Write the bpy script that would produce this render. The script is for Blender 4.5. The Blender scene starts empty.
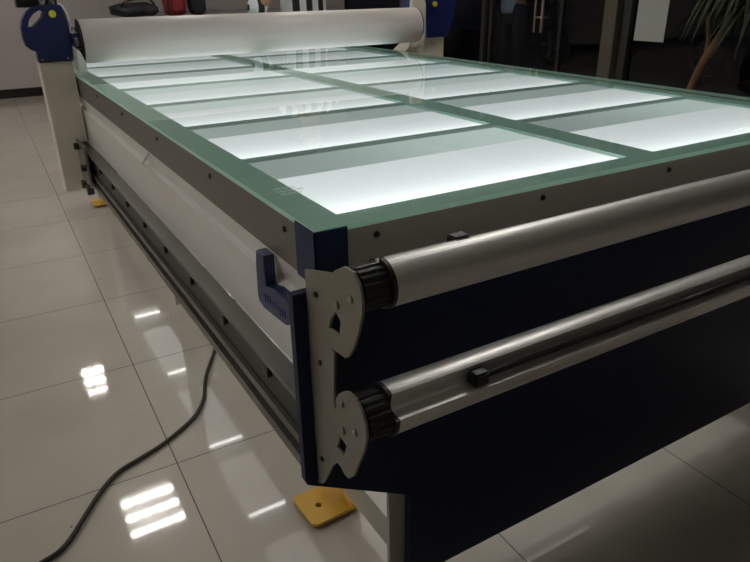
import bpy, bmesh, math, random
from mathutils import Vector, Matrix
random.seed(4)
S = bpy.context.scene
C = S.collection

# ------------------------------------------------------------------ camera
cam_data = bpy.data.cameras.new('camera')
cam_data.sensor_width = 36.0
cam_data.lens = 653.35 / 750 * 36.0
cam_data.clip_start = 0.02
cam = bpy.data.objects.new('camera', cam_data)
C.objects.link(cam)
RM = Matrix(((0.85856621, 0.22257423, -0.46187096),
             (-0.51252332, 0.34876131, -0.78465623),
             (-0.01356153, 0.91039896, 0.41350916)))
# columns of RM are the camera's right, up and back axes in the room
cam.matrix_world = Matrix.Translation((0, 0, 1.2)) @ RM.to_4x4()
S.camera = cam

# ------------------------------------------------------------------ world + exposure
W = bpy.data.worlds.new('night'); S.world = W
W.use_nodes = True
W.node_tree.nodes['Background'].inputs[0].default_value = (0.10, 0.13, 0.22, 1)
W.node_tree.nodes['Background'].inputs[1].default_value = 0.02
S.view_settings.view_transform = 'Standard'
S.view_settings.look = 'None'
S.view_settings.gamma = 1.0
S.view_settings.use_curve_mapping = False
S.view_settings.exposure = 0.0
TUBE = 130.0        # strength of the ceiling tubes
PANEL = 1.0       # strength of the table's light panels
CEIL = 3.2

# ------------------------------------------------------------------ materials
def new_mat(name):
    m = bpy.data.materials.new(name); m.use_nodes = True
    nt = m.node_tree
    return m, nt, nt.nodes['Principled BSDF']

def mat(name, col, rough=0.5, metal=0.0, spec=0.5, noise=0.0, nscale=8.0, bump=0.0, coat=0.0):
    m, nt, b = new_mat(name)
    b.inputs['Base Color'].default_value = (*col, 1)
    b.inputs['Roughness'].default_value = rough
    b.inputs['Metallic'].default_value = metal
    b.inputs['Specular IOR Level'].default_value = spec
    b.inputs['Coat Weight'].default_value = coat
    if noise or bump:
        tc = nt.nodes.new('ShaderNodeTexCoord')
        n = nt.nodes.new('ShaderNodeTexNoise'); n.inputs['Scale'].default_value = nscale
        n.inputs['Detail'].default_value = 5
        nt.links.new(tc.outputs['Object'], n.inputs['Vector'])
        if noise:
            r = nt.nodes.new('ShaderNodeMapRange')
            r.inputs['To Min'].default_value = 1 - noise; r.inputs['To Max'].default_value = 1 + noise
            nt.links.new(n.outputs['Fac'], r.inputs['Value'])
            mx = nt.nodes.new('ShaderNodeVectorMath'); mx.operation = 'SCALE'
            mx.inputs[0].default_value = col
            nt.links.new(r.outputs[0], mx.inputs['Scale'])
            nt.links.new(mx.outputs[0], b.inputs['Base Color'])
        if bump:
            bp = nt.nodes.new('ShaderNodeBump'); bp.inputs['Strength'].default_value = bump
            bp.inputs['Distance'].default_value = 0.01
            nt.links.new(n.outputs['Fac'], bp.inputs['Height'])
            nt.links.new(bp.outputs[0], b.inputs['Normal'])
    return m

def emit(name, col, s):
    m = bpy.data.materials.new(name); m.use_nodes = True
    nt = m.node_tree; nt.nodes.clear()
    e = nt.nodes.new('ShaderNodeEmission'); e.inputs[0].default_value = (*col, 1); e.inputs[1].default_value = s
    o = nt.nodes.new('ShaderNodeOutputMaterial'); nt.links.new(e.outputs[0], o.inputs[0])
    return m

def tile_mat():
    m, nt, b = new_mat('polished_tiles')
    N = nt.nodes.new; L = nt.links.new
    tc = N('ShaderNodeTexCoord')
    mp = N('ShaderNodeMapping'); mp.vector_type = 'POINT'
    psi = -0.0179
    cs, sn = math.cos(psi), math.sin(psi)
    x0, y0 = 0.264, 2.125
    u0 = x0 * cs + y0 * sn; v0 = -x0 * sn + y0 * cs
    mp.inputs['Rotation'].default_value = (0, 0, -psi)
    mp.inputs['Location'].default_value = (-u0 + 60, -v0 + 60, 0)
    L(tc.outputs['Object'], mp.inputs['Vector'])
    sep = N('ShaderNodeSeparateXYZ'); L(mp.outputs[0], sep.inputs[0])
    ds = []
    for k in (0, 1):
        d = N('ShaderNodeMath'); d.operation = 'DIVIDE'; d.inputs[1].default_value = 0.6
        L(sep.outputs[k], d.inputs[0])
        f = N('ShaderNodeMath'); f.operation = 'PINGPONG'; f.inputs[1].default_value = 0.5
        L(d.outputs[0], f.inputs[0]); ds.append(f)
    mn = N('ShaderNodeMath'); mn.operation = 'MINIMUM'
    L(ds[0].outputs[0], mn.inputs[0]); L(ds[1].outputs[0], mn.inputs[1])
    j = N('ShaderNodeMath'); j.operation = 'LESS_THAN'; j.inputs[1].default_value = 0.0024
    L(mn.outputs[0], j.inputs[0])
    n = N('ShaderNodeTexNoise'); n.inputs['Scale'].default_value = 2.2; n.inputs['Detail'].default_value = 8
    L(tc.outputs['Object'], n.inputs['Vector'])
    sp = N('ShaderNodeTexNoise'); sp.inputs['Scale'].default_value = 22; sp.inputs['Detail'].default_value = 2
    L(tc.outputs['Object'], sp.inputs['Vector'])
    speck = N('ShaderNodeMath'); speck.operation = 'GREATER_THAN'; speck.inputs[1].default_value = 0.775
    L(sp.outputs['Fac'], speck.inputs[0])
    r = N('ShaderNodeValToRGB')
    r.color_ramp.elements[0].position = 0.3; r.color_ramp.elements[0].color = (0.43, 0.39, 0.335, 1)
    r.color_ramp.elements[1].position = 0.7; r.color_ramp.elements[1].color = (0.50, 0.46, 0.40, 1)
    L(n.outputs['Fac'], r.inputs[0])
    m0 = N('ShaderNodeMix'); m0.data_type = 'RGBA'
    L(speck.outputs[0], m0.inputs['Factor']); L(r.outputs[0], m0.inputs['A']); m0.inputs['B'].default_value = (0.12, 0.11, 0.10, 1)
    mx = N('ShaderNodeMix'); mx.data_type = 'RGBA'
    L(j.outputs[0], mx.inputs['Factor']); L(m0.outputs['Result'], mx.inputs['A'])
    mx.inputs['B'].default_value = (0.10, 0.09, 0.075, 1)
    L(mx.outputs['Result'], b.inputs['Base Color'])
    b.inputs['Roughness'].default_value = 0.045
    b.inputs['Specular IOR Level'].default_value = 0.55
    return m

def glass_mat(name, tint, haze=0.0, haze_col=(0.5, 0.6, 0.55), rough=0.0, ior=1.5):
    m = bpy.data.materials.new(name); m.use_nodes = True
    nt = m.node_tree; nt.nodes.clear(); N = nt.nodes.new; L = nt.links.new
    t = N('ShaderNodeBsdfTransparent'); t.inputs[0].default_value = (*tint, 1)
    g = N('ShaderNodeBsdfGlossy'); g.inputs['Roughness'].default_value = rough
    f = N('ShaderNodeFresnel'); f.inputs['IOR'].default_value = ior
    # the fresnel of the outer face only: from inside the slab a ray would turn to total reflection
    geo = N('ShaderNodeNewGeometry')
    inv = N('ShaderNodeMath'); inv.operation = 'SUBTRACT'; inv.inputs[0].default_value = 1
    L(geo.outputs['Backfacing'], inv.inputs[1])
    mul = N('ShaderNodeMath'); mul.operation = 'MULTIPLY'
    L(f.outputs[0], mul.inputs[0]); L(inv.outputs[0], mul.inputs[1])
    mx = N('ShaderNodeMixShader')
    if haze:
        d = N('ShaderNodeBsdfDiffuse'); d.inputs[0].default_value = (*haze_col, 1)
        h = N('ShaderNodeMixShader'); h.inputs[0].default_value = haze
        L(t.outputs[0], h.inputs[1]); L(d.outputs[0], h.inputs[2]); base = h
    else:
        base = t
    L(mul.outputs[0], mx.inputs[0]); L(base.outputs[0], mx.inputs[1]); L(g.outputs[0], mx.inputs[2])
    o = N('ShaderNodeOutputMaterial'); L(mx.outputs[0], o.inputs[0])
    return m

def edge_mat():
    m = bpy.data.materials.new('glass_edge'); m.use_nodes = True
    nt = m.node_tree; nt.nodes.clear(); N = nt.nodes.new; L = nt.links.new
    d = N('ShaderNodeBsdfDiffuse'); d.inputs[0].default_value = (0.72, 0.98, 0.88, 1)
    t = N('ShaderNodeBsdfTranslucent'); t.inputs[0].default_value = (0.55, 0.95, 0.76, 1)
    a = N('ShaderNodeMixShader'); a.inputs[0].default_value = 0.35
    L(d.outputs[0], a.inputs[1]); L(t.outputs[0], a.inputs[2])
    o = N('ShaderNodeOutputMaterial'); L(a.outputs[0], o.inputs[0])
    return m

def panel_mat():
    # edge-lit light panel: the lamps sit along its near edge (generated y = 0)
    m = bpy.data.materials.new('edge_lit_panel'); m.use_nodes = True
    nt = m.node_tree; nt.nodes.clear(); N = nt.nodes.new; L = nt.links.new
    tc = N('ShaderNodeTexCoord'); s = N('ShaderNodeSeparateXYZ'); L(tc.outputs['Generated'], s.inputs[0])
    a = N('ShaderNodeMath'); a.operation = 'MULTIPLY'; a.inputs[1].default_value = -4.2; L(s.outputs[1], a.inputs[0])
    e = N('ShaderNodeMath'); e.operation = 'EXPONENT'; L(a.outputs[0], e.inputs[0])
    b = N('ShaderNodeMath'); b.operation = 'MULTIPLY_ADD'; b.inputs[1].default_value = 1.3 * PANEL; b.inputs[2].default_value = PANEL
    L(e.outputs[0], b.inputs[0])
    em = N('ShaderNodeEmission'); em.inputs[0].default_value = (1.0, 0.965, 1.0, 1); L(b.outputs[0], em.inputs[1])
    o = N('ShaderNodeOutputMaterial'); L(em.outputs[0], o.inputs[0])
    return m

def stripe_mat(name, scale, dirv=(1, 0, 0)):
    m, nt, b = new_mat(name); N = nt.nodes.new; L = nt.links.new
    tc = N('ShaderNodeTexCoord')
    w = N('ShaderNodeTexWave'); w.inputs['Scale'].default_value = scale; w.inputs['Distortion'].default_value = 0.8
    w.inputs['Detail'].default_value = 0; w.inputs['Detail Scale'].default_value = 0.6
    w.bands_direction = 'X'
    L(tc.outputs['Object'], w.inputs['Vector'])
    g = N('ShaderNodeMath'); g.operation = 'GREATER_THAN'; g.inputs[1].default_value = 0.5
    L(w.outputs['Fac'], g.inputs[0])
    mx = N('ShaderNodeMix'); mx.data_type = 'RGBA'
    mx.inputs['A'].default_value = (0.015, 0.015, 0.018, 1); mx.inputs['B'].default_value = (0.75, 0.76, 0.8, 1)
    L(g.outputs[0], mx.inputs['Factor']); L(mx.outputs['Result'], b.inputs['Base Color'])
    b.inputs['Roughness'].default_value = 0.8
    return m

M = {}
M['tile'] = tile_mat()
M['wall'] = mat('painted_wall', (0.36, 0.33, 0.31), 0.75, noise=0.10, nscale=1.6)
M['ceiling'] = mat('ceiling_board', (0.55, 0.54, 0.50), 0.85)
M['black_trim'] = mat('black_stone_trim', (0.012, 0.010, 0.009), 0.25)
M['pavement'] = mat('pavement', (0.05, 0.05, 0.055), 0.85, noise=0.25, nscale=3)
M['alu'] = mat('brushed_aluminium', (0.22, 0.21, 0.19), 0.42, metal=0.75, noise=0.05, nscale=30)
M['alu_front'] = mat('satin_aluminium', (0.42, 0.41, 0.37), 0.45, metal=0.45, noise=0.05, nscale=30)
M['shaft'] = mat('anodised_shaft', (0.80, 0.80, 0.78), 0.42, metal=0.65)
M['rail'] = mat('rail_metal', (0.16, 0.155, 0.14), 0.38, metal=0.7)
M['rail_dark'] = mat('rail_channel', (0.05, 0.05, 0.045), 0.5, metal=0.4)
M['white_sheet'] = mat('white_painted_sheet', (0.80, 0.80, 0.77), 0.30, noise=0.03, nscale=4)
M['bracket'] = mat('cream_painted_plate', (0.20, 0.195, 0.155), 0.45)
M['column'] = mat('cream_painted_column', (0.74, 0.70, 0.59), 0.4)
M['navy'] = mat('navy_painted_sheet', (0.002, 0.010, 0.045), 0.5, spec=0.3, noise=0.08, nscale=3)
M['blue'] = mat('blue_plastic', (0.006, 0.012, 0.085), 0.38)
M['cap_blue'] = mat('corner_cap_blue', (0.004, 0.020, 0.075), 0.4, spec=0.25)
M['handle_blue'] = mat('handle_blue', (0.006, 0.018, 0.09), 0.4)
M['black'] = mat('black_plastic', (0.010, 0.010, 0.011), 0.4)
M['black_rubber'] = mat('black_rubber', (0.02, 0.02, 0.018), 0.6)
M['steel'] = mat('screw_steel', (0.35, 0.34, 0.31), 0.3, metal=0.9)
M['dark_steel'] = mat('dark_screw', (0.03, 0.03, 0.03), 0.35, metal=0.7)
M['yellow'] = mat('yellow_painted_plate', (0.74, 0.42, 0.05), 0.38, noise=0.05, nscale=12)
M['yellow_knob'] = mat('yellow_knob', (0.75, 0.62, 0.05), 0.4)
M['roller'] = mat('roller_rubber', (0.74, 0.69, 0.66), 0.42, noise=0.02, nscale=5)
M['hose'] = mat('white_hose', (0.7, 0.7, 0.68), 0.4)
M['cable'] = mat('cable_rubber', (0.03, 0.028, 0.022), 0.6, spec=0.3)
M['box_white'] = mat('light_box_white', (0.62, 0.68, 0.66), 0.5)
M['box_top'] = mat('light_box_rim', (0.42, 0.60, 0.53), 0.5)
M['bar_white'] = mat('light_box_divider', (0.80, 0.88, 0.85), 0.5)
M['bar_dark'] = mat('light_box_bar', (0.42, 0.52, 0.48), 0.5)
M['leg'] = mat('grey_painted_leg', (0.44, 0.43, 0.37), 0.45)
M['glass'] = glass_mat('table_glass', (0.925, 0.985, 0.965), 0.06, (0.50, 0.78, 0.66), 0.015, 1.5)
M['glass_edge'] = edge_mat()
M['panel'] = panel_mat()
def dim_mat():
    # far strip of the nearest panels: glow painted in, rising from left to right
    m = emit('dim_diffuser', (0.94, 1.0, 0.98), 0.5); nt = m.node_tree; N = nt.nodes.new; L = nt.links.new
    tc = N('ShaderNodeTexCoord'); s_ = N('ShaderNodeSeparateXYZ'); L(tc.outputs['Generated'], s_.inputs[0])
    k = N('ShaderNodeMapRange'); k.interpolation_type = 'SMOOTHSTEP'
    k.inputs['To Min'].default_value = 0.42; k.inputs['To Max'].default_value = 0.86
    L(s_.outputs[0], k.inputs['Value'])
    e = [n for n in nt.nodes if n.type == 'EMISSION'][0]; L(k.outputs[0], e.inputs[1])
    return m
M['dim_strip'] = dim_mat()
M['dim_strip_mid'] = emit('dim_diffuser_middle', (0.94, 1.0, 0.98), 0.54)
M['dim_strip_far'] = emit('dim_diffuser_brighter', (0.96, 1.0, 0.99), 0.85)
M['store_glass'] = glass_mat('storefront_glass', (0.72, 0.74, 0.78), 0.0, ior=1.5)
M['door_frame'] = mat('bronze_frame', (0.085, 0.078, 0.058), 0.4, metal=0.3)
M['dark_frame'] = mat('dark_frame', (0.02, 0.019, 0.017), 0.4)
M['handle_steel'] = mat('door_handle_steel', (0.45, 0.42, 0.36), 0.3, metal=0.8)
M['paper'] = mat('paper', (0.36, 0.39, 0.36), 0.8)
M['etch'] = mat('etched_mark', (0.9, 0.95, 0.93), 0.7)
M['tube'] = emit('tube_light', (1.0, 0.955, 0.90), TUBE)
M['strip'] = emit('strip_leak_glow', (1.0, 0.98, 0.94), 14.0)
M['under_glow'] = emit('glowing_diffuser', (1.0, 0.98, 0.95), 1.3)
M['fixture'] = mat('fixture_reflector', (0.75, 0.75, 0.73), 0.3)
M['louvre'] = mat('louvre_metal', (0.7, 0.7, 0.7), 0.25, metal=0.9)
M['skin'] = mat('skin', (0.50, 0.29, 0.18), 0.55)
M['hair'] = mat('black_hair', (0.012, 0.01, 0.009), 0.5)
M['denim'] = mat('dark_trousers', (0.02, 0.024, 0.035), 0.8)
M['light_shirt'] = mat('pale_blue_shirt', (0.62, 0.76, 0.84), 0.8)
M['stripe'] = stripe_mat('striped_cloth', 3.3)
M['shoe'] = mat('dark_shoe', (0.02, 0.02, 0.02), 0.5)
M['bag_black'] = mat('black_nylon', (0.016, 0.016, 0.02), 0.7, noise=0.2, nscale=20)
M['bag_red'] = mat('red_nylon', (0.28, 0.02, 0.025), 0.7, noise=0.1, nscale=20)
M['counter'] = mat('grey_counter', (0.22, 0.21, 0.20), 0.5)
M['leaf'] = mat('leaf', (0.018, 0.024, 0.012), 0.6, spec=0.15)
M['bark'] = mat('bark', (0.16, 0.085, 0.035), 0.8, noise=0.3, nscale=20)
M['pot'] = mat('glazed_pot', (0.12, 0.10, 0.09), 0.3)
M['soil'] = mat('soil', (0.04, 0.03, 0.02), 0.9)
M['car_paint'] = mat('dark_car_paint', (0.03, 0.032, 0.04), 0.3, coat=0.3)
M['car_glass'] = mat('dark_car_glass', (0.01, 0.01, 0.012), 0.1)
M['tyre'] = mat('tyre', (0.015, 0.015, 0.015), 0.8)
M['rim'] = mat('wheel_rim', (0.08, 0.08, 0.085), 0.4, metal=0.5)
M['eye'] = mat('eye', (0.7, 0.7, 0.7), 0.3)
M['lip'] = mat('lip', (0.35, 0.13, 0.10), 0.5)

# ------------------------------------------------------------------ helpers
def bx(bm, x0, x1, y0, y1, z0, z1):
    vs = [bm.verts.new((x, y, z)) for z in (z0, z1) for x, y in ((x0, y0), (x1, y0), (x1, y1), (x0, y1))]
    for f in ((3, 2, 1, 0), (4, 5, 6, 7), (0, 1, 5, 4), (1, 2, 6, 5), (2, 3, 7, 6), (3, 0, 4, 7)):
        bm.faces.new([vs[i] for i in f])

def box(x0, x1, y0, y1, z0, z1, bevel=0.0, seg=2):
    bm = bmesh.new(); bx(bm, x0, x1, y0, y1, z0, z1)
    if bevel:
        bmesh.ops.bevel(bm, geom=list(bm.edges), offset=bevel, segments=seg, affect='EDGES', profile=0.7)
    return bm

def prism(pts, axis, a, b, holes=(), bevel=0.0):
    """polygon in the two other axes, extruded along axis from a to b"""
    bm = bmesh.new()
    def P(p, t):
        return {0: (t, p[0], p[1]), 1: (p[0], t, p[1]), 2: (p[0], p[1], t)}[axis]
    loops = [list(pts)] + [list(h) for h in holes]
    rings = []
    for lp in loops:
        rings.append(([bm.verts.new(P(p, a)) for p in lp], [bm.verts.new(P(p, b)) for p in lp]))
    for side in (0, 1):
        edges = []
        for r in rings:
            vs = r[side]
            for i in range(len(vs)):
                edges.append(bm.edges.new((vs[i], vs[(i + 1) % len(vs)])))
        if len(rings) == 1:
            bm.faces.new(rings[0][side])
        else:
            bmesh.ops.triangle_fill(bm, use_beauty=True, use_dissolve=False, edges=edges)
    for r in rings:
        n = len(r[0])
        for i in range(n):
            bm.faces.new((r[0][i], r[0][(i + 1) % n], r[1][(i + 1) % n], r[1][i]))
    bmesh.ops.recalc_face_normals(bm, faces=bm.faces)
    if bevel:
        es = [e for e in bm.edges if e.is_manifold and e.calc_face_angle(0) > 0.9 and
              abs(e.verts[0].co[axis] - e.verts[1].co[axis]) < 1e-6]
        bmesh.ops.bevel(bm, geom=es, offset=bevel, segments=2, affect='EDGES', profile=0.7)
    return bm

def cyl(bm, p0, p1, r, r1=None, n=24, caps=True):
    p0 = Vector(p0); p1 = Vector(p1); d = (p1 - p0).normalized()
    u = d.orthogonal().normalized(); v = d.cross(u)
    r1 = r if r1 is None else r1
    A = [bm.verts.new(p0 + r * (math.cos(2 * math.pi * k / n) * u + math.sin(2 * math.pi * k / n) * v)) for k in range(n)]
    B = [bm.verts.new(p1 + r1 * (math.cos(2 * math.pi * k / n) * u + math.sin(2 * math.pi * k / n) * v)) for k in range(n)]
    for k in range(n):
        f = bm.faces.new((A[k], A[(k + 1) % n], B[(k + 1) % n], B[k])); f.smooth = True
    if caps:
        bm.faces.new(A[::-1]); bm.faces.new(B)

def cylinder(p0, p1, r, r1=None, n=24):
    bm = bmesh.new(); cyl(bm, p0, p1, r, r1, n); return bm

def tube(pts, r, n=10, sub=6):
    """smooth tube along points"""
    P = [Vector(p) for p in pts]
    Q = []
    for i in range(len(P) - 1):
        a = P[max(i - 1, 0)]; b = P[i]; c = P[i + 1]; d = P[min(i + 2, len(P) - 1)]
        for k in range(sub):
            t = k / sub
            Q.append(0.5 * ((2 * b) + (c - a) * t + (2 * a - 5 * b + 4 * c - d) * t * t + (3 * b - a - 3 * c + d) * t ** 3))
    Q.append(P[-1])
    bm = bmesh.new(); rings = []
    up = Vector((0, 0, 1))
    for i, q in enumerate(Q):
        t = (Q[min(i + 1, len(Q) - 1)] - Q[max(i - 1, 0)]).normalized()
        u = t.cross(up)
        if u.length < 1e-3: u = t.cross(Vector((1, 0, 0)))
        u.normalize(); v = u.cross(t)
        rings.append([bm.verts.new(q + r * (math.cos(2 * math.pi * k / n) * u + math.sin(2 * math.pi * k / n) * v)) for k in range(n)])
    for a, b in zip(rings, rings[1:]):
        for k in range(n):
            f = bm.faces.new((a[k], a[(k + 1) % n], b[(k + 1) % n], b[k])); f.smooth = True
    bm.faces.new(rings[0][::-1]); bm.faces.new(rings[-1])
    bmesh.ops.recalc_face_normals(bm, faces=bm.faces)
    return bm

def ball(bm, c, rx, ry, rz, seg=16):
    r = bmesh.ops.create_uvsphere(bm, u_segments=seg, v_segments=seg // 2 + 2, radius=1)
    for v in r['verts']:
        v.co = Vector((v.co.x * rx + c[0], v.co.y * ry + c[1], v.co.z * rz + c[2]))
    for f in bm.faces: f.smooth = True

def root_of(o):
    p = Vector((0, 0, 0))
    while o is not None:
        p += o.location; o = o.parent
    return p

def obj(name, bm, m, parent=None, loc=None, kind=None, label=None):
    """bm is in room coordinates; loc is where the object's origin goes"""
    base = root_of(parent)
    o_loc = Vector(loc) if loc is not None else base
    for v in bm.verts: v.co -= o_loc
    me = bpy.data.meshes.new(name)
    bm.normal_update(); bm.to_mesh(me); bm.free()
    for mm in (m if isinstance(m, (list, tuple)) else [m]): me.materials.append(mm)
    o = bpy.data.objects.new(name, me); C.objects.link(o)
    if parent is not None: o.parent = parent
    o.location = o_loc - base
    if kind: o['kind'] = kind
    if label: o['label'] = label
    return o

def tag(o, label, cat, group=None):
    o['label'] = label; o['category'] = cat
    if group: o['group'] = group
    return o

def thing(name, label, cat, loc, group=None):
    o = bpy.data.objects.new(name, None); C.objects.link(o)
    o.location = loc; o.empty_display_size = 0.1
    return tag(o, label, cat, group)

def copy_tree(o, parent=None):
    c = o.copy(); C.objects.link(c)
    if parent is not None: c.parent = parent
    for ch in list(o.children): copy_tree(ch, c)
    return c

def struct(name, bm, m):
    return obj(name, bm, m, kind='structure')

# ------------------------------------------------------------------ the setting
struct('floor', box(-4.0, 5.0, -3.0, 9.27, -0.1, 0.0), M['tile'])
struct('ceiling', box(-4.0, 5.0, -3.0, 9.27, CEIL, CEIL + 0.1), M['ceiling'])
bm = box(-4.0, 5.0, 9.27, 9.4, 0, CEIL)
struct('wall_back', bm, M['wall'])
struct('wall_left', box(-4.12, -4.0, -3.0, 9.4, 0, CEIL), M['wall'])
struct('wall_rear', box(-4.12, 5.12, -3.12, -3.0, 0, CEIL), M['wall'])
struct('baseboard_back', box(-4.0, 5.0, 9.255, 9.27, 0, 0.105, 0.003), M['black_trim'])
struct('baseboard_left', box(-4.0, -3.985, -3.0, 9.255, 0, 0.105, 0.003), M['black_trim'])
bm = bmesh.new()
for z in (0.62, 0.90, 1.18, 1.46, 1.74, 2.02, 2.30):
    bx(bm, 2.3, 4.9, 9.262, 9.27, z, z + 0.012)
struct('trim_1', bm, M['counter'])
# glass street front along the right side
struct('wall_right', box(5.0, 5.12, -3.0, 9.27, 2.5, CEIL), M['wall'])
bm = bmesh.new()
for y0, y1 in ((-3.0, 4.12), (4.33, 4.86), (6.0, 9.27)):
    bx(bm, 5.035, 5.045, y0, y1, 0.06, 2.5)
struct('window_1', bm, M['store_glass'])
bm = bmesh.new()
bx(bm, 5.0, 5.1, -3.0, 9.27, 0.0, 0.06)
for y in (-1.0, 1.2, 6.03, 7.7): bx(bm, 5.0, 5.1, y, y + 0.06, 0.06, 2.5)
struct('window_frame', bm, M['dark_frame'])
struct('trim_2', box(4.94, 5.1, 4.19, 4.33, 0, 2.5, 0.006), M['door_frame'])
struct('trim_3', box(4.99, 5.1, 4.08, 4.16, 0, 2.5, 0.006), M['dark_frame'])
d = struct('door_1', box(5.035, 5.047, 4.92, 5.96, 0.10, 2.42), M['store_glass'])
bm = bmesh.new()
bx(bm, 5.02, 5.06, 4.90, 4.94, 0.02, 2.46); bx(bm, 5.02, 5.06, 5.94, 5.98, 0.02, 2.46)
bx(bm, 5.02, 5.06, 4.94, 5.94, 0.02, 0.11); bx(bm, 5.02, 5.06, 4.94, 5.94, 2.38, 2.46)
obj('door_frame', bm, M['dark_frame'], d)
bm = bmesh.new()
cyl(bm, (4.95, 5.10, 0.74), (4.95, 5.10, 1.45), 0.014, n=14)
cyl(bm, (4.95, 5.20, 0.74), (4.95, 5.20, 1.45), 0.010, n=14)
for z in (0.88, 1.31):
    cyl(bm, (4.95, 5.10, z), (4.95, 5.20, z), 0.009, n=12); cyl(bm, (4.95, 5.10, z), (5.035, 5.10, z), 0.008, n=12)
obj('door_handle', bm, M['handle_steel'], d, label='steel pull bars')
o = obj('ground', box(5.1, 16, -6, 16, -0.12, -0.02), M['pavement']); o['kind'] = 'structure'

# ------------------------------------------------------------------ ceiling lights
def troffer(cx, cy, w, l, label, n_tubes=3):
    z = CEIL
    t = thing('ceiling_light', label, 'ceiling light', (cx, cy, z), 'louvred ceiling lights')
    x0, x1, y0, y1 = cx - w / 2, cx + w / 2, cy - l / 2, cy + l / 2
    bm = bmesh.new()
    bx(bm, x0 - .02, x1 + .02, y0 - .07, y1 + .07, z - 0.006, z - 0.001)
    for a in ((x0 - .03, x0 - .01, y0 - .08, y1 + .08), (x1 + .01, x1 + .03, y0 - .08, y1 + .08),
              (x0 - .01, x1 + .01, y0 - .08, y0 - .06), (x0 - .01, x1 + .01, y1 + .06, y1 + .08)):
        bx(bm, *a, z - 0.06, z - 0.006)
    obj('housing', bm, M['fixture'], t)
    for k in range(n_tubes):
        y = y0 + l * k / (n_tubes - 1)
        obj('tube', cylinder((x0, y, z - 0.03), (x1, y, z - 0.03), 0.013, n=12), M['tube'], t)
    bm = bmesh.new()
    for k in range(1, 4):
        x = x0 + w * k / 4
        bx(bm, x - .008, x + .008, y0 - .06, y1 + .06, z - 0.062, z - 0.045)
    obj('louvre', bm, M['louvre'], t)
    return t
troffer(0.555, 5.02, 0.46, 0.42, 'three-tube louvred light mirrored in the floor tiles nearest the yellow foot plate')
troffer(0.50, 7.60, 0.25, 0.50, 'small three-tube louvred light mirrored in the floor tiles farther left')
troffer(-2.2, 4.4, 0.60, 0.42, 'three-tube louvred ceiling light left of the table, middle one of its row')
troffer(-2.0, 1.7, 0.60, 0.42, 'added unseen three-tube louvred ceiling light left of the table, nearest the camera in its row')  # unseen fixture, added to brighten the gantry column and side sheet
troffer(2.7, 2.25, 0.60, 0.42, 'added unseen three-tube louvred ceiling light over the right side of the table')  # added out of view for the shaft highlights and the gantry front
troffer(-2.2, 7.0, 0.60, 0.42, 'three-tube louvred ceiling light in the far left part of the room')
troffer(3.3, 5.3, 0.60, 0.42, 'three-tube louvred ceiling light nearest the glass street door')

# ------------------------------------------------------------------ the flatbed table
X0, X1, Y0, Y1 = 0.372, 1.952, 0.80, 4.30
XC0, XC1 = 1.118, 1.198
ZT = 0.882
T = thing('flatbed_laminating_table', 'long glass-topped light table with a lit grid, navy end panel and cream brackets', 'laminating table', (1.16, 2.5, 0))
bm = box(X0 - .001, X1 + .001, Y0 - .001, Y1 + .001, ZT - 0.009, ZT)
for f in bm.faces:
    f.normal_update()
    f.material_index = 0 if abs(f.normal.z) > .5 else 1
obj('glass_top', bm, [M['glass'], M['glass_edge']], T, label='thick green tinted glass')
# light box rims and bars under the glass
zt = ZT - 0.0105; zb = ZT - 0.020
bm = bmesh.new()
bx(bm, X0 + .012, 0.446, Y0 + .012, Y1 - .012, zb, zt); bx(bm, 1.882, X1 - .012, Y0 + .012, Y1 - .012, zb, zt)
bx(bm, 0.446, 1.882, Y0 + .012, 0.874, zb, zt); bx(bm, 0.446, 1.882, Y1 - 0.05, Y1 - .012, zb, zt)
obj('light_box_rim', bm, M['box_top'], T)
obj('centre_bar', box(XC0, XC1, 0.874, Y1 - .05, zb, zt), M['box_top'], T)
BY = [0.874] + [1.302 + 0.4135 * k for k in range(7)]
cb = None
for y in BY[1:]:
    if cb is None:
        cb = obj('cross_bar', box(0.446, 1.882, -0.016, 0.0, zb, zt - .0005), M['bar_dark'], T, loc=(0.446, 0, zb))
        base = cb
        cb.location.y = y - 2.5
    else:
        c = base.copy(); C.objects.link(c); c.location.y = y - 2.5
bxw = BY + [Y1 - 0.05]
first = {}
for i in range(len(bxw) - 1):
    y0, y1 = bxw[i], bxw[i + 1] - 0.016
    if y1 - y0 < 0.1: continue
    for (xa, xb) in ((0.446, XC0), (XC1, 1.882)):
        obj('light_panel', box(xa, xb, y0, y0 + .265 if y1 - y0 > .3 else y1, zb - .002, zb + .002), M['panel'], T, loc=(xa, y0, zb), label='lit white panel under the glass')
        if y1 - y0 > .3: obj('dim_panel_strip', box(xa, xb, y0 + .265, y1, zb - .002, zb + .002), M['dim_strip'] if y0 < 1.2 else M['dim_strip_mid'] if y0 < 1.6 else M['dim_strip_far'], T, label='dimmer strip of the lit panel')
obj('light_box_floor', box(X0 + .012, X1 - .012, Y0 + .012, Y1 - .012, zb - .02, zb - .004), M['box_white'], T)
# outer aluminium rims
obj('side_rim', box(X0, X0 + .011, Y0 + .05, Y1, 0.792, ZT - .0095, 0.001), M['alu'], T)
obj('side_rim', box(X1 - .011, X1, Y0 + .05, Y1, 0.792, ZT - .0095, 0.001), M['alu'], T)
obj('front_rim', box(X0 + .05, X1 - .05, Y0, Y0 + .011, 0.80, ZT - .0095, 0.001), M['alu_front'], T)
obj('back_rim', box(X0 + .012, X1 - .012, Y1 - .011, Y1, 0.79, ZT - .0095, 0.001), M['alu_front'], T)
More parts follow.
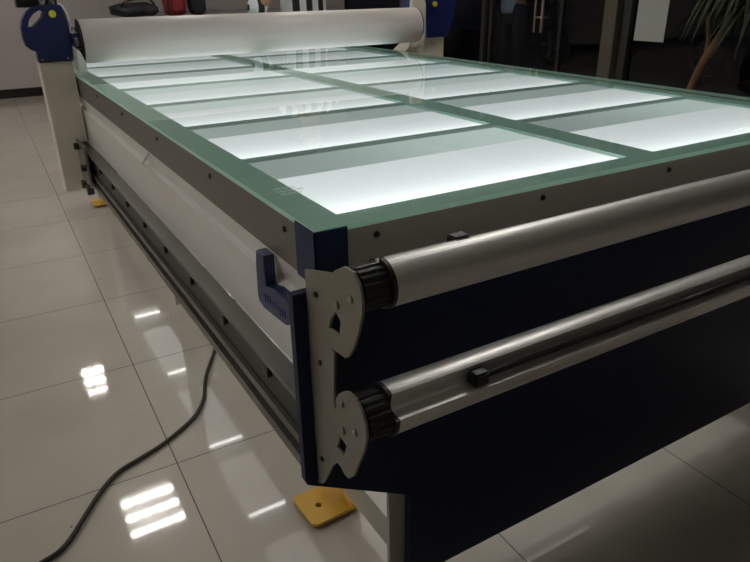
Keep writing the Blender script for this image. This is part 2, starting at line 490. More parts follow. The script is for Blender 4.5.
# corner caps
def corner_cap(sx):
    bm = bmesh.new()
    xo = X0 - .003 if sx < 0 else X1 + .003
    xi = xo + .055 * (-sx)
    a, b = sorted((xo, xi))
    bx(bm, a, b, Y0 - .004, Y0 + .0, 0.79, ZT - .003)
    a, b = sorted((xo, xo - sx * .003))
    bx(bm, a, b, Y0 - .004, Y0 + .065, 0.79, ZT - .003)
    bmesh.ops.bevel(bm, geom=list(bm.edges), offset=0.0012, segments=2, affect='EDGES')
    return obj('corner_cap', bm, M['cap_blue'], T, label='blue corner cap')
corner_cap(-1); corner_cap(1)
# screws along the rims
def screw(p, d, r, m, parent=T):
    p = Vector(p); d = Vector(d)
    bm = cylinder(p, p + d * 0.003, r, r * .8, 14)
    return obj('screw', bm, m, parent)
for k in range(5): screw((0.475 + .34 * k, Y0, 0.855), (0, -1, 0), .0055, M['dark_steel'])
for y in (0.911, 1.285, 1.712, 2.14, 2.56): screw((X0, y, 0.85), (-1, 0, 0), .0055, M['dark_steel'])
# white side sheets (folded), cable clip
def side_sheet(x, s):
    pr = [(x + s * .002, 0.79), (x + s * .013, 0.743), (x, 0.737), (x, 0.602), (x + s * .012, 0.598),
          (x + s * .016, 0.598), (x + s * .016, 0.72), (x + s * .028, 0.74), (x + s * .03, 0.79)]
    return obj('side_sheet', prism(pr, 1, Y0 + .02, Y1 - .05), M['white_sheet'], T, label='white painted folded sheet')
side_sheet(X0, 1); side_sheet(X1, -1)
obj('cable_tie', tube([(0.366, 1.92, 0.742), (0.366, 1.89, 0.757), (0.366, 1.86, 0.772), (0.370, 1.83, 0.788)], 0.0032, 6), M['hose'], T)
# guide rails for the gantry
def guide_rail(xa, s):
    def bxs(bm, a, b, *r):
        p, q = sorted((xa + s * a, xa + s * b)); bx(bm, p, q, *r)
    bm = bmesh.new()
    bxs(bm, 0, .036, Y0 + .02, Y1 - .06, 0.590, 0.600)      # top lip
    bxs(bm, .022, .036, Y0 + .02, Y1 - .06, 0.455, 0.59)    # web
    bxs(bm, 0, .022, Y0 + .02, Y1 - .06, 0.456, 0.478)      # bottom rib
    bxs(bm, .006, .022, Y0 + .02, Y1 - .06, 0.490, 0.508)   # middle rib
    o = obj('guide_rail', bm, M['rail'], T)
    bm = bmesh.new()
    bxs(bm, .016, .022, Y0 + .02, Y1 - .06, 0.512, 0.588)
    obj('rail_channel', bm, M['rail_dark'], o)
    y = 0.98
    while y < 4.1:
        obj('bolt', cylinder((xa + s * .017, y, 0.556), (xa + s * .006, y, 0.556), 0.010, n=10), M['black'], o)
        y += 0.24
guide_rail(0.335, 1); guide_rail(X1 + .037, -1)
# navy end panel
EP = [(0.331, 0.788), (0.331, 0.442), (0.334, 0.434), (0.340, 0.430), (0.538, 0.314), (0.541, 0.304), (0.541, 0.087), (1.79, 0.087),
      (1.79, 0.31), (1.99, 0.436), (1.995, 0.45), (1.995, 0.788)]
obj('end_panel', prism(EP, 1, Y0 + .001, Y0 + .018, bevel=0.002), M['navy'], T, label='navy painted end panel')
obj('end_panel', prism([(0.39, 0.788), (0.39, 0.45), (0.541, 0.31), (0.541, 0.087), (1.79, 0.087), (1.79, 0.31), (1.935, 0.436), (1.935, 0.788)], 1, Y1 - .03, Y1 - .012), M['navy'], T, label='navy painted end panel')
# legs, beams, feet
for lx, bx_ in ((0.508, 0.552), (1.772, 1.720)):
    for ly in (Y0 + .022, 2.45, Y1 - .10):
        obj('leg', box(lx, lx + .045, ly, ly + .010, 0.03, 0.82, 0.002), M['leg'], T)
    obj('beam', box(bx_, bx_ + .05, Y0 + .034, Y1 - .105, 0.085, 0.165, 0.003), M['leg'], T)
obj('beam', box(0.602, 1.72, 2.455, 2.505, 0.085, 0.165, 0.003), M['leg'], T)
obj('beam', box(0.602, 1.72, Y1 - .16, Y1 - .11, 0.085, 0.165, 0.003), M['leg'], T)
def foot(y0, mirror=False):
    f = lambda x: (2.323 - x) if mirror else x
    pl = [(0.484, y0 + .118), (0.600, y0 + .118), (0.600, y0 + .005), (0.477, y0), (0.466, y0 + .008), (0.461, y0 + .105), (0.468, y0 + .116)]
    pl = [(f(x), y) for x, y in pl]
    hx, hy = f(0.507), y0 + .058
    hole = [(hx + .008 * math.cos(a * math.pi / 6), hy + .008 * math.sin(a * math.pi / 6)) for a in range(12)]
    bm = prism(pl, 2, 0.012, 0.020, holes=[hole])
    # curved rise to the beam
    prof = []
    for k in range(7):
        a = k / 6 * math.pi / 2
        prof.append((0.572 + .028 * math.sin(a), 0.040 - .028 * math.cos(a)))
    prof += [(0.600, 0.087), (0.592, 0.087)]
    for k in range(6, -1, -1):
        a = k / 6 * math.pi / 2
        prof.append((0.572 + .020 * math.sin(a), 0.040 - .020 * math.cos(a)))
    prof = [(f(x) , z) for x, z in prof]
    b2 = prism(prof, 1, y0 + .01, y0 + .11)
    me = bpy.data.meshes.new('t'); b2.to_mesh(me); b2.free(); bm.from_mesh(me); bpy.data.meshes.remove(me)
    o = obj('foot_plate', bm, M['yellow'], T, label='yellow steel foot plate with a hole')
    b3 = bmesh.new(); cyl(b3, (f(0.545), hy, 0.0), (f(0.545), hy, 0.012), 0.018, n=16)
    obj('levelling_pad', b3, M['black_rubber'], o)
for y in (1.098, 4.08): foot(y); foot(y, True)
# light leak under the boxes put in as glow, seen mirrored in the floor
for y, L_ in ((0.98, .30), (1.50, .36), (2.03, .40), (2.55, .55), (3.30, .60), (4.12, .10)):
    for xa, xb in ((0.580, 0.745), (0.95, 1.36), (1.40, 1.72)):
        o = obj('underside_leak_glow', box(xa, xb, y, y + L_, 0.790, 0.812, 0.002), M['under_glow'], T)
        obj('leak_glow_strip', box(xa + .003, xb - .003, y + .002, y + .014, 0.784, 0.790), M['strip'], o)
# brackets holding the roll shafts
HOOK = [(0.803, 0.826), (0.678, 0.862), (0.68, 0.837), (0.706, 0.798), (0.722, 0.78), (0.73, 0.761), (0.714, 0.763), (0.7, 0.763), (0.672, 0.751), (0.681, 0.737), (0.729, 0.731), (0.717, 0.728), (0.725, 0.634), (0.716, 0.627), (0.71, 0.585), (0.722, 0.559), (0.699, 0.557), (0.678, 0.55), (0.692, 0.529), (0.724, 0.529), (0.743, 0.507), (0.763, 0.472), (0.781, 0.444), (0.800, 0.431), (0.800, 0.469), (0.800, 0.594), (0.800, 0.724)]
HOOK[0] = (0.800, 0.826)
for xa in (0.353, 1.96):
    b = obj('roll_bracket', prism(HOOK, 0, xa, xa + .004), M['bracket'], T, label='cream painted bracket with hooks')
    s = -1 if xa < 1 else 1
    e = xa if xa < 1 else xa + .004
    for (y, z) in ((0.763, 0.688), (0.775, 0.50), (0.765, 0.80)):
        obj('screw', cylinder((e, y, z), (e + s * .003, y, z), .0045, n=12), M['dark_steel'], b)
# blue handle on the side sheet
H = obj('handle', tube([(0.368, 0.985, 0.775), (0.352, 0.993, 0.76), (0.350, 0.99, 0.715), (0.350, 0.97, 0.705), (0.350, 0.90, 0.715), (0.350, 0.875, 0.725)], 0.0001, 4), M['handle_blue'], T)
bpy.data.objects.remove(H)
hp = [(0.965, 0.79), (0.965, 0.735), (0.930, 0.743), (0.880, 0.745), (0.862, 0.742), (0.862, 0.715), (0.885, 0.695), (0.905, 0.692), (0.985, 0.685), (1.005, 0.690), (1.010, 0.70), (1.005, 0.765), (0.998, 0.79)]
H = obj('handle', prism(hp, 0, 0.352, 0.372, bevel=0.003), M['handle_blue'], T, label='dark blue plastic handle')
bm = bmesh.new()
for k in range(9):
    y = 0.885 + k * .0105
    z0 = 0.708 - (k % 3) * .002
    bx(bm, 0.3508, 0.3521, y, y + .004, z0, z0 + .013 - (k % 2) * .003)
    bx(bm, 0.3508, 0.3521, y + .004, y + .0075, z0 + (.005 if k % 2 else .010), z0 + (.007 if k % 2 else .012))
obj('raised_lettering', bm, mat('lettering_blue', (0.03, 0.05, 0.20), 0.4), H, label='small raised lettering')
# etched safety mark in the glass corner
bm = bmesh.new()
random.seed(11)
for r_ in range(3):
    yy = 0.985 + r_ * .017
    x = 0.400 + r_ * .001
    for k in range(7 if r_ != 1 else 9):
        w = random.uniform(.002, .005)
        bx(bm, x, x + w, yy, yy + .0012, ZT, ZT + .0003)
        bx(bm, x + w * .5, x + w * .5 + .0010, yy - .004, yy + .005, ZT, ZT + .0003)
        if k % 2: bx(bm, x, x + w, yy + .005, yy + .006, ZT, ZT + .0003)
        x += w + .0022
obj('etched_mark', bm, M['etch'], T, label='small etched safety-glass mark')

# ------------------------------------------------------------------ roll shafts
def shaft_profile(yc, zc, r):
    pts = []
    # round back and top, flat groove towards the front, flange below
    for a in range(0, 271, 9):
        t = math.radians(200 - a)      # measured from +y
        if -25 < 200 - a: pts.append((yc + r * math.cos(t), zc + r * math.sin(t)))
    return pts
def roll_shaft(yc, zc, r, lobe, screws, label, clamp_x, groove, rod_k):
    t = thing('roll_shaft', label, 'roll shaft', (0.35, yc, zc - r), 'roll shafts across the front of the table')
    R_ = lambda a, k: (yc + r * k * math.cos(math.radians(a)), zc + r * k * math.sin(math.radians(a)))
    g0, g1 = groove
    pr = [R_(g1 + (360 - (g1 - g0)) * k / 40, 1.0) for k in range(41)]
    w_ = g1 - g0
    pr += [R_(g0 + 1.0, .92), R_(g0 + 5, .78), R_(g0 + w_ * .25, .56), R_(g0 + w_ * .5, .48), R_(g0 + w_ * .72, .54), R_(g1 - w_ * .16, .72), R_(g1 - 6, .90), R_(g1 - 3, 1.03)]
    obj('shaft', prism(pr, 0, 0.402, 1.935), M['shaft'], t, label='extruded aluminium shaft with a groove')
    # ribbed black end caps
    for xa, xb in ((0.3585, 0.402), (1.935, 1.958)):
        bm = bmesh.new()
        n = 72; A = []; B = []
        for k in range(n):
            rr = r * (0.90 if (k // 2) % 2 else 0.84)
            th = 2 * math.pi * k / n
            A.append(bm.verts.new((xa, yc + rr * math.cos(th), zc + rr * math.sin(th))))
            B.append(bm.verts.new((xa + (xb - xa) * .85, yc + rr * math.cos(th), zc + rr * math.sin(th))))
        for k in range(n): bm.faces.new((A[k], A[(k + 1) % n], B[(k + 1) % n], B[k]))
        bm.faces.new(A); bm.faces.new(B)
        bmesh.ops.recalc_face_normals(bm, faces=bm.faces)
        obj('end_cap', bm, M['black'], t)
        sc_ = [(yc + (p - yc) * 1.03, zc + (q - zc) * 1.03) for p, q in pr]
        xe = xb - .006 if xa < 1 else xa
        obj('end_plate', prism(sc_, 0, xe, xe + .006), M['black'], t)
    for xa in (0.3465, 1.9655):
        lb = obj('holder_plate', prism(lobe, 0, xa, xa + .004, bevel=0.0008), M['bracket'], t, label='cream holder plate')

        s = -1 if xa < 1 else 1; e = xa if xa < 1 else xa + .004
        for (y, z) in screws:
            bm = bmesh.new(); cyl(bm, (e, y, z), (e + s * .0035, y, z), .0055, .0045, 14)
            cyl(bm, (e + s * .0035, y, z), (e + s * .0037, y, z), .0025, .0025, 6)
            obj('screw', bm, M['steel'], lb)
        obj('axle', cylinder((0.3508 if s < 0 else 1.955, yc, zc), (0.3595 if s < 0 else 1.9652, yc, zc), 0.012), M['steel'], t)
    # black clamping rod in the groove with its collar
    yr, zr = R_((g0 + g1) / 2, rod_k)
    obj('clamp_rod', cylinder((clamp_x, yr, zr), (1.90, yr, zr), r * .13, n=14), M['black'], t)
    bm = bmesh.new()
    bx(bm, clamp_x - .020, clamp_x + .008, yr - .011, yr + .011, zr - .011, zr + .011)
    bmesh.ops.bevel(bm, geom=list(bm.edges), offset=.003, segments=2, affect='EDGES')
    obj('clamp_knob', bm, M['black'], t)
LOBE_L = [(0.705, 0.66), (0.695, 0.674), (0.679, 0.687), (0.665, 0.694), (0.645, 0.694), (0.629, 0.685), (0.619, 0.669), (0.617, 0.649), (0.624, 0.623), (0.642, 0.586), (0.658, 0.553), (0.674, 0.537), (0.687, 0.535), (0.705, 0.545), (0.688, 0.566), (0.677, 0.594), (0.695, 0.6), (0.709, 0.61)]
LOBE_U = [(0.71, 0.847), (0.692, 0.865), (0.666, 0.88), (0.641, 0.881), (0.626, 0.869), (0.62, 0.852), (0.621, 0.833), (0.632, 0.802), (0.646, 0.772), (0.661, 0.751), (0.675, 0.745), (0.69, 0.747), (0.698, 0.753), (0.685, 0.774), (0.68, 0.796), (0.694, 0.805), (0.71, 0.815)]
roll_shaft(0.660, 0.649, 0.039, LOBE_L, [(0.684, 0.664), (0.684, 0.617), (0.648, 0.637)], 'aluminium roll shaft low across the navy end panel', 0.555, (118, 176), .80)
roll_shaft(0.660, 0.847, 0.034, LOBE_U, [(0.687, 0.818), (0.648, 0.842)], 'aluminium roll shaft just under the rim of the glass table', 0.535, (48, 92), .84)

# ------------------------------------------------------------------ roller gantry
G = thing('roller_gantry', 'wide pale roller between two blue-hooded cream columns over the far end of the table', 'roller gantry', (1.2, 3.0, 0.40))
RY, RZ, RR = 2.975, 1.008, 0.083
bm = bmesh.new(); cyl(bm, (0.4085, RY, RZ), (2.005, RY, RZ), RR, n=72)
obj('roller', bm, M['roller'], G, label='pale grey rubber roller')
for a, b, c_, d_ in ((0.4045, 0.4085, 0.385, 0.4045), (2.005, 2.012, 2.012, 2.03)):
    bm = bmesh.new(); cyl(bm, (a, RY, RZ), (b, RY, RZ), RR * .98, n=48); obj('roller_end_disc', bm, M['black_rubber'], G)
    bm = bmesh.new(); cyl(bm, (c_, RY, RZ), (d_, RY, RZ), .03, n=24); obj('roller_axle', bm, M['steel'], G)
obj('column', prism([(0.245, 0.935), (0.245, 0.41), (0.331, 0.41), (0.331, 0.612), (0.366, 0.612), (0.366, 0.935)], 1, 3.0, 3.12, bevel=0.002), M['column'], G)
obj('column', prism([(2.258, 0.935), (2.258, 0.41), (1.993, 0.41), (1.993, 0.612), (1.960, 0.612), (1.960, 0.84), (2.09, 0.935)], 1, 3.06, 3.18, bevel=0.002), M['column'], G)
COVER = [(0.244, 0.936), (0.245, 0.976), (0.225, 0.985), (0.211, 1.0), (0.207, 1.03), (0.208, 1.066), (0.217, 1.094), (0.237, 1.122), (0.265, 1.138), (0.297, 1.145), (0.361, 1.143), (0.371, 1.118), (0.377, 1.074), (0.376, 0.995), (0.369, 0.936)]
HOLE = [(0.232, 1.068), (0.241, 1.093), (0.259, 1.114), (0.283, 1.127), (0.296, 1.12), (0.289, 1.102), (0.271, 1.085), (0.25, 1.068)]
c = obj('hood', prism(COVER, 1, 2.992, 3.07, holes=[HOLE]), M['blue'], G, label='blue plastic hood with a grip opening')
obj('yellow_button', cylinder((0.326, 2.980, 1.112), (0.326, 2.992, 1.112), 0.0125, 0.014, 20), M['yellow_knob'], c)
for x in (0.258, 0.352): obj('screw', cylinder((x, 2.989, 0.947), (x, 2.992, 0.947), .004, n=10), M['steel'], c)
obj('control_box', box(0.215, 0.362, 3.072, 3.16, 1.135, 1.24, .006), M['black'], G, label='black control box behind the hood')
bm = bmesh.new(); cyl(bm, (0.30, 3.0, 1.145), (0.30, 3.0, 1.175), .012, n=14); cyl(bm, (0.335, 3.02, 1.14), (0.335, 3.02, 1.17), .01, n=14)
obj('fitting', bm, M['steel'], c)
RC = [(2.134, 0.936), (2.110, 1.145), (2.14, 1.22), (2.25, 1.22), (2.30, 1.17), (2.318, 1.117), (2.303, 1.03), (2.270, 0.936)]
c = obj('hood', prism(RC, 1, 3.04, 3.27), M['blue'], G, label='blue plastic hood')
obj('yellow_button', cylinder((2.175, 3.028, 1.101), (2.175, 3.04, 1.101), 0.0125, 0.014, 20), M['yellow_knob'], c)
obj('bearing_plate', prism([(0.376, 0.989), (0.388, 0.977), (0.402, 0.938), (0.4035, 0.90), (0.376, 0.90)], 1, 2.90, 3.05), M['white_sheet'], G)
obj('bearing_plate', prism([(2.03, 1.16), (2.09, 1.16), (2.108, 1.10), (2.108, 0.936), (2.085, 0.90), (1.999, 0.895), (2.02, 0.94)], 1, 3.02, 3.05), M['column'], G)
obj('bearing_housing', prism([(0.378, 1.04), (0.41, 1.04), (0.411, 0.99), (0.398, 0.985), (0.378, 0.992)], 1, 2.95, 3.08), M['blue'], G)
obj('air_hose', tube([(0.352, 2.99, 1.15), (0.368, 2.984, 1.139), (0.381, 2.982, 1.10), (0.386, 2.975, 1.05), (0.387, 2.972, 1.012)], 0.0038, 8), M['hose'], G)
bm = bmesh.new(); cyl(bm, (0.378, 2.965, 1.040), (0.41, 2.965, 1.040), .004, n=8); cyl(bm, (0.378, 2.965, 1.058), (0.405, 2.965, 1.058), .004, n=8)
obj('hose_fitting', bm, M['steel'], G)
for (x, z) in ((0.366, 0.90), (0.366, 0.80), (0.366, 0.70), (0.366, 0.665)):
    pass
# rail carriage on the column foot
k = obj('carriage_plate', box(0.318, 0.330, 2.80, 3.0, 0.46, 0.63, 0.003), M['steel'], G)
for y, z in ((2.83, 0.54), (2.93, 0.61)):
    obj('knob', cylinder((0.300, y, z), (0.318, y, z), 0.014, n=12), M['black'], k)
bm = bmesh.new(); cyl(bm, (0.305, 2.82, 0.452), (0.330, 2.82, 0.452), 0.022, n=20)
obj('wheel', bm, M['black_rubber'], k)
bm = bmesh.new(); cyl(bm, (0.305, 2.96, 0.442), (0.330, 2.96, 0.442), 0.018, n=20)
obj('wheel', bm, M['black_rubber'], k)

# ------------------------------------------------------------------ cable on the floor
pts = [(0.95, 2.75, .008), (0.72, 2.38, .008), (0.579, 2.147, .008), (0.529, 2.041, .008), (0.466, 1.924, .008), (0.435, 1.85, .008), (0.404, 1.769, .008), (0.349, 1.693, .008), (0.246, 1.622, .008), (0.168, 1.588, .008), (0.104, 1.561, .008), (0.049, 1.505, .008), (0.002, 1.439, .008), (-0.054, 1.362, .008), (-0.107, 1.336, .008), (-0.22, 1.31, .008), (-0.45, 1.32, .008)]
tag(obj('power_cable', tube(pts, 0.0062, 10), M['cable'], loc=(0.35, 1.69, 0)), 'dark rubber cable snaking across the tiles from under the table', 'cable')
tag(obj('paper_notice', box(5.030, 5.0335, 3.745, 4.045, 0.725, 1.165), M['paper'], loc=(5.03, 3.9, 0.725)), 'blank white paper sheet stuck on the dark glass beside the door post', 'paper')

# ------------------------------------------------------------------ counter with bags at the back wall
ct = thing('counter_table', 'low grey counter against the back wall holding bags', 'counter', (2.1, 8.6, 0))
obj('counter_top', box(1.2, 3.0, 8.3, 8.95, 0.85, 0.88, 0.004), M['counter'], ct)
obj('counter_body', box(1.25, 2.95, 8.35, 8.9, 0.0, 0.85, 0.004), M['counter'], ct)
def lump(c, rx, ry, rz, seed, amp=.12, box_=0.6):
    bm = bmesh.new(); bmesh.ops.create_icosphere(bm, subdivisions=4, radius=1)
    from mathutils import noise
    for v in bm.verts:
        p = v.co.copy()
        for i in range(3): p[i] = math.copysign(abs(p[i]) ** box_, p[i])
        p *= 1 + amp * noise.noise(v.co * 2.2 + Vector((seed, seed * .7, 0)))
        v.co = Vector((c[0] + p.x * rx, c[1] + p.y * ry, c[2] + max(p.z, -1) * rz))
    for f in bm.faces: f.smooth = True
    return bm
b = thing('duffel_bag', 'long black bag lying on the counter behind the roller', 'bag', (1.86, 8.6, .88), 'bags on the back counter')
obj('body', lump((1.83, 8.6, .965), .27, .14, .078, 1, .2, .75), M['bag_black'], b)
obj('strap', tube([(1.66, 8.52, 1.0), (1.72, 8.44, 1.06), (1.95, 8.44, 1.09), (2.05, 8.52, 1.02)], .012, 8), M['bag_black'], b)
b = thing('backpack', 'red rucksack on the counter between the two black bags', 'bag', (2.3, 8.6, .88), 'bags on the back counter')
obj('body', lump((2.31, 8.6, 1.06), .135, .11, .18, 3), M['bag_red'], b)
obj('pocket', lump((2.31, 8.49, 1.0), .075, .04, .07, 5), M['bag_red'], b)
obj('strap', tube([(2.24, 8.49, 1.2), (2.20, 8.44, 1.1), (2.19, 8.45, .95), (2.22, 8.49, .9)], .014, 8), M['bag_black'], b)
b = thing('backpack', 'black rucksack on the counter right of the red one', 'bag', (2.55, 8.6, .88), 'bags on the back counter')
obj('body', lump((2.585, 8.62, 1.07), .10, .11, .19, 7), M['bag_black'], b)
obj('strap', tube([(2.52, 8.5, 1.22), (2.48, 8.46, 1.1), (2.50, 8.47, .95), (2.54, 8.5, .9)], .014, 8), M['bag_black'], b)

# ------------------------------------------------------------------ people
def skin_mesh(name, verts, edges, radii, m, parent, root=0, sub=2):
    base = root_of(parent)
    me = bpy.data.meshes.new(name)
    me.from_pydata([tuple(Vector(v) - base) for v in verts], edges, [])
    o = bpy.data.objects.new(name, me); C.objects.link(o); o.parent = parent
    sk = o.modifiers.new('skin', 'SKIN'); sk.use_smooth_shade = True
    layer = me.skin_vertices[0] if me.skin_vertices else None
    if layer is None:
        bpy.context.view_layer.objects.active = o
        layer = me.skin_vertices[0]
    for i, r in enumerate(radii):
        layer.data[i].radius = r if isinstance(r, tuple) else (r, r)
        layer.data[i].use_root = (i == root)
    sb = o.modifiers.new('sub', 'SUBSURF'); sb.levels = sub; sb.render_levels = sub
    me.materials.append(m)
    return o

class Graph:
    def __init__(s): s.v = []; s.e = []; s.r = []
    def add(s, p, r, link=None):
        s.v.append(p); s.r.append(r); i = len(s.v) - 1
        if link is not None: s.e.append((link, i))
        return i

def make_person(label, base, yaw, shirt_m, trouser_m, arms, name='person', hem=0.90, flare=0.0, sleeve=False):
    """arms: for each side (elbow, wrist, hand direction) in body coordinates; body faces +y before yaw"""
    t = thing(name, label, 'person', base)
    cs, sn = math.cos(yaw), math.sin(yaw)
    def Wd(p): return (base[0] + p[0] * cs - p[1] * sn, base[1] + p[0] * sn + p[1] * cs, base[2] + p[2])
    g = Graph(); A = lambda p, r, l=None: g.add(Wd(p), r, l)
    pel = A((0, 0, .95), (.135, .10)); wai = A((0, .0, 1.08), (.125, .09), pel); che = A((0, 0, 1.26), (.145, .10), wai)
    nb = A((0, -.01, 1.42), (.085, .07), che); nk = A((0, 0, 1.50), .055, nb)
    hd = A((0, .015, 1.58), (.072, .085), nk); hd2 = A((0, .02, 1.66), (.075, .09), hd); A((0, .01, 1.72), (.05, .06), hd2)
    for i, s in enumerate((-1, 1)):
        hp = A((s * .095, 0, .88), (.088, .09), pel); kn = A((s * .105, .01, .48), .058, hp); an = A((s * .11, -.02, .10), .040, kn)
        A((s * .115, .11, .045), .035, an)
        sh = A((s * .185, -.01, 1.40), .055, nb)
        el, wr, hdv = arms[i]
        e = A(el, .042, sh); w = A(wr, .027, e)
        hv = Vector(hdv).normalized()
        pm = Vector(wr) + hv * .055; p = A(tuple(pm), (.036, .020), w)
        side = hv.cross(Vector((0, 0, 1)))
        if side.length < .1: side = hv.cross(Vector((0, 1, 0)))
        side.normalize(); nrm = hv.cross(side)
        for q in range(4):
            off = (q - 1.5) * .020
            L = (.062, .075, .070, .055)[q]
            a0 = pm + hv * .035 + side * off
            a1 = a0 + hv * L * .5 - nrm * .006; a2 = a1 + hv * L * .4 - nrm * .016
            k0 = A(tuple(a0), .0095, p); k1 = A(tuple(a1), .0085, k0); A(tuple(a2), .0075, k1)
        th0 = pm - hv * .01 + side * (-.034) * (1 if s < 0 else -1)
        k0 = A(tuple(th0), .0105, p); A(tuple(th0 + hv * .04 + side * (-.018) * (1 if s < 0 else -1)), .009, k0)
    skin_mesh('body', g.v, g.e, g.r, M['skin'], t)
    # head features
    bm = bmesh.new(); ball(bm, (0, 0, 0), .022, .028, .022, 10)
    def place(bm, p):
        for v in bm.verts: v.co = Vector(Wd((v.co.x + p[0], v.co.y + p[1], v.co.z + p[2])))
        return bm
    obj('nose', place(bm, (0, .115, 1.60)), M['skin'], t)
    for s in (-1, 1):
        bm = bmesh.new(); ball(bm, (0, 0, 0), .014, .010, .010, 10); obj('eye', place(bm, (s * .032, .098, 1.635)), M['eye'], t)
        bm = bmesh.new(); ball(bm, (0, 0, 0), .010, .020, .030, 10); obj('ear', place(bm, (s * .078, .005, 1.61)), M['skin'], t)
    bm = bmesh.new(); ball(bm, (0, 0, 0), .026, .010, .008, 10); obj('mouth', place(bm, (0, .100, 1.56)), M['lip'], t)
    bm = bmesh.new(); ball(bm, (0, 0, 0), .088, .105, .085, 20)
    bmesh.ops.delete(bm, geom=[v for v in bm.verts if v.co.y > .05 and v.co.z < .03], context='VERTS')
    obj('hair', place(bm, (0, .0, 1.675)), M['hair'], t)
    # shirt
    g2 = Graph(); B = lambda p, r, l=None: g2.add(Wd(p), r, l)
    a = B((0, 0, 1.10), (.150 + flare, .115)); b0 = B((0, 0, hem), (.168 + flare, .135), a); c0 = B((0, 0, 1.27), (.165, .12), a)
    n0 = B((0, -.01, 1.42), (.10, .085), c0)
    for i, s in enumerate((-1, 1)):
        sh = B((s * .190, -.01, 1.39), .070, n0)
        el = Vector(arms[i][0]); shv = Vector((s * .190, -.01, 1.39))
        q = shv.lerp(el, .80); q1 = B(tuple(q), .068, sh)
        if sleeve: B(tuple(shv.lerp(el, 1.12)), .088, q1)
    skin_mesh('shirt', g2.v, g2.e, g2.r, shirt_m, t)
    g3 = Graph(); D = lambda p, r, l=None: g3.add(Wd(p), r, l)
    a = D((0, 0, .95), (.155, .118)); D((0, 0, 1.06), (.145, .11), a)
    for s in (-1, 1):
        hp = D((s * .095, 0, .86), (.098, .10), a); kn = D((s * .105, .01, .48), .072, hp); D((s * .11, -.01, .09), .062, kn)
    skin_mesh('trousers', g3.v, g3.e, g3.r, trouser_m, t)
    for s in (-1, 1):
        bm = bmesh.new(); ball(bm, (0, 0, 0), .048, .135, .045, 14)
        for v in bm.verts: v.co.z = max(v.co.z, -.04)
        obj('shoe', place(bm, (s * .115, .055, .0405)), M['shoe'], t)
    return t

# body x axis points left when facing the camera (yaw = pi): body x -> room -x
make_person('person in a black and white striped top standing behind the roller, forearm raised', (2.16, 4.62, 0), math.pi,
            M['stripe'], M['denim'],
            [((-.24, .03, 1.17), (-.06, .20, 1.27), (.8, .3, .5)),
             ((.40, .10, 1.05), (.22, .24, 1.27), (-.3, .3, 1))], hem=.92, flare=.035, sleeve=True)
make_person('person in a pale blue top and dark trousers standing outside the glass door', (5.42, 6.05, -0.02), math.radians(110),
            M['light_shirt'], M['denim'],
            [((-.23, -.10, 1.15), (-.08, -.17, 1.12), (.9, -.1, 0)),
             ((.23, -.10, 1.15), (.08, -.17, 1.16), (-.9, -.1, 0))], hem=.88, flare=.01, sleeve=True)

# ------------------------------------------------------------------ plant by the glass front
P = thing('potted_plant', 'tall slim-trunked plant with long drooping leaves before the dark glass', 'plant', (4.05, 2.78, 0))
prof = [(.12, 0), (.15, .02), (.185, .30), (.19, .32), (.175, .32), (.17, .29)]
bm = bmesh.new(); n = 32; rings = []
for r_, z in prof: rings.append([bm.verts.new((4.05 + r_ * math.cos(2 * math.pi * k / n), 2.78 + r_ * math.sin(2 * math.pi * k / n), z)) for k in range(n)])
for a, b in zip(rings, rings[1:]):
    for k in range(n):
        f = bm.faces.new((a[k], a[(k + 1) % n], b[(k + 1) % n], b[k])); f.smooth = True
bm.faces.new(rings[0][::-1])
obj('pot', bm, M['pot'], P)
obj('soil', cylinder((4.05, 2.78, .25), (4.05, 2.78, .28), .168, n=32), M['soil'], P)
obj('trunk', tube([(4.05, 2.78, .27), (4.02, 2.74, .50), (4.0, 2.68, .68), (4.0, 2.60, .85), (4.0, 2.53, 1.0), (4.0, 2.50, 1.25)], .024, 10), M['bark'], P)
obj('trunk', tube([(4.0, 2.66, .72), (4.01, 2.66, .85), (4.02, 2.70, 1.0), (4.02, 2.72, 1.15)], .014, 8), M['bark'], P)
bm = bmesh.new(); random.seed(5)
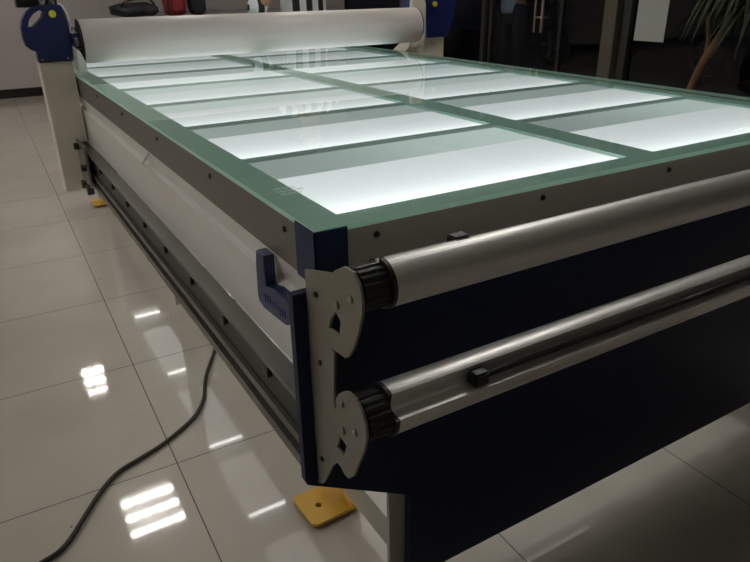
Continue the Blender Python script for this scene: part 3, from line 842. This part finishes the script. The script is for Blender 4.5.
for cx, cy, cz, cnt in ((4.0, 2.46, 1.22, 70), (4.02, 2.60, 1.15, 45), (4.0, 2.38, 1.08, 40)):
    for k in range(cnt):
        a = random.uniform(0, 2 * math.pi); L = random.uniform(.22, .40); up = random.uniform(-.1, .9); w = random.uniform(.010, .017)
        d_ = Vector((math.cos(a), math.sin(a), 0)); sd = Vector((-math.sin(a), math.cos(a), 0))
        prev = None
        for i in range(8):
            s_ = i / 7
            p = Vector((cx, cy, cz)) + d_ * (L * .72 * s_) + Vector((0, 0, L * (up * s_ - (up + .75) * s_ * s_)))
            ww = w * math.sin(math.pi * min(1, s_ * .85 + .12))
            q = (bm.verts.new(p - sd * ww), bm.verts.new(p + Vector((0, 0, -ww * .5))), bm.verts.new(p + sd * ww))
            if prev:
                bm.faces.new((prev[0], prev[1], q[1], q[0])); bm.faces.new((prev[1], prev[2], q[2], q[1]))
            prev = q
obj('foliage', bm, M['leaf'], P)

# ------------------------------------------------------------------ car outside
K = thing('parked_car', 'dark car parked outside beyond the street glass', 'car', (8.9, 6.6, -.02))
side = [(4.3, .30), (4.25, .62), (4.45, .80), (5.3, .95), (5.95, 1.42), (6.5, 1.50), (7.6, 1.48), (8.4, 1.0), (8.75, .92), (8.8, .5), (8.7, .30)]
bm = prism(side, 0, 8.0, 9.7, bevel=.05)
obj('body', bm, M['car_paint'], K)
bm = prism([(5.45, .98), (6.02, 1.38), (6.55, 1.44), (6.6, 1.0)], 0, 7.985, 8.0)
obj('window', bm, M['car_glass'], K)
bm = prism([(6.68, 1.0), (6.64, 1.44), (7.5, 1.42), (8.1, 1.02)], 0, 7.985, 8.0)
obj('window', bm, M['car_glass'], K)
for y in (5.25, 7.95):
    for xa in (7.97, 9.53):
        w_ = obj('wheel', cylinder((xa, y, .30), (xa + .2, y, .30), .32, n=36), M['tyre'], K)
        bm = bmesh.new(); xs = xa - .006 if xa < 9 else xa + .2
        for q in range(5):
            a = q * 2 * math.pi / 5
            cyl(bm, (xs, y, .30), (xs, y + .2 * math.cos(a), .30 + .2 * math.sin(a)), .022, n=8)
        for q in range(24):
            a = q * 2 * math.pi / 24; b = (q + 1) * 2 * math.pi / 24
            cyl(bm, (xs, y + .21 * math.cos(a), .30 + .21 * math.sin(a)), (xs, y + .21 * math.cos(b), .30 + .21 * math.sin(b)), .014, n=6, caps=False)
        obj('rim', bm, M['rim'], w_)
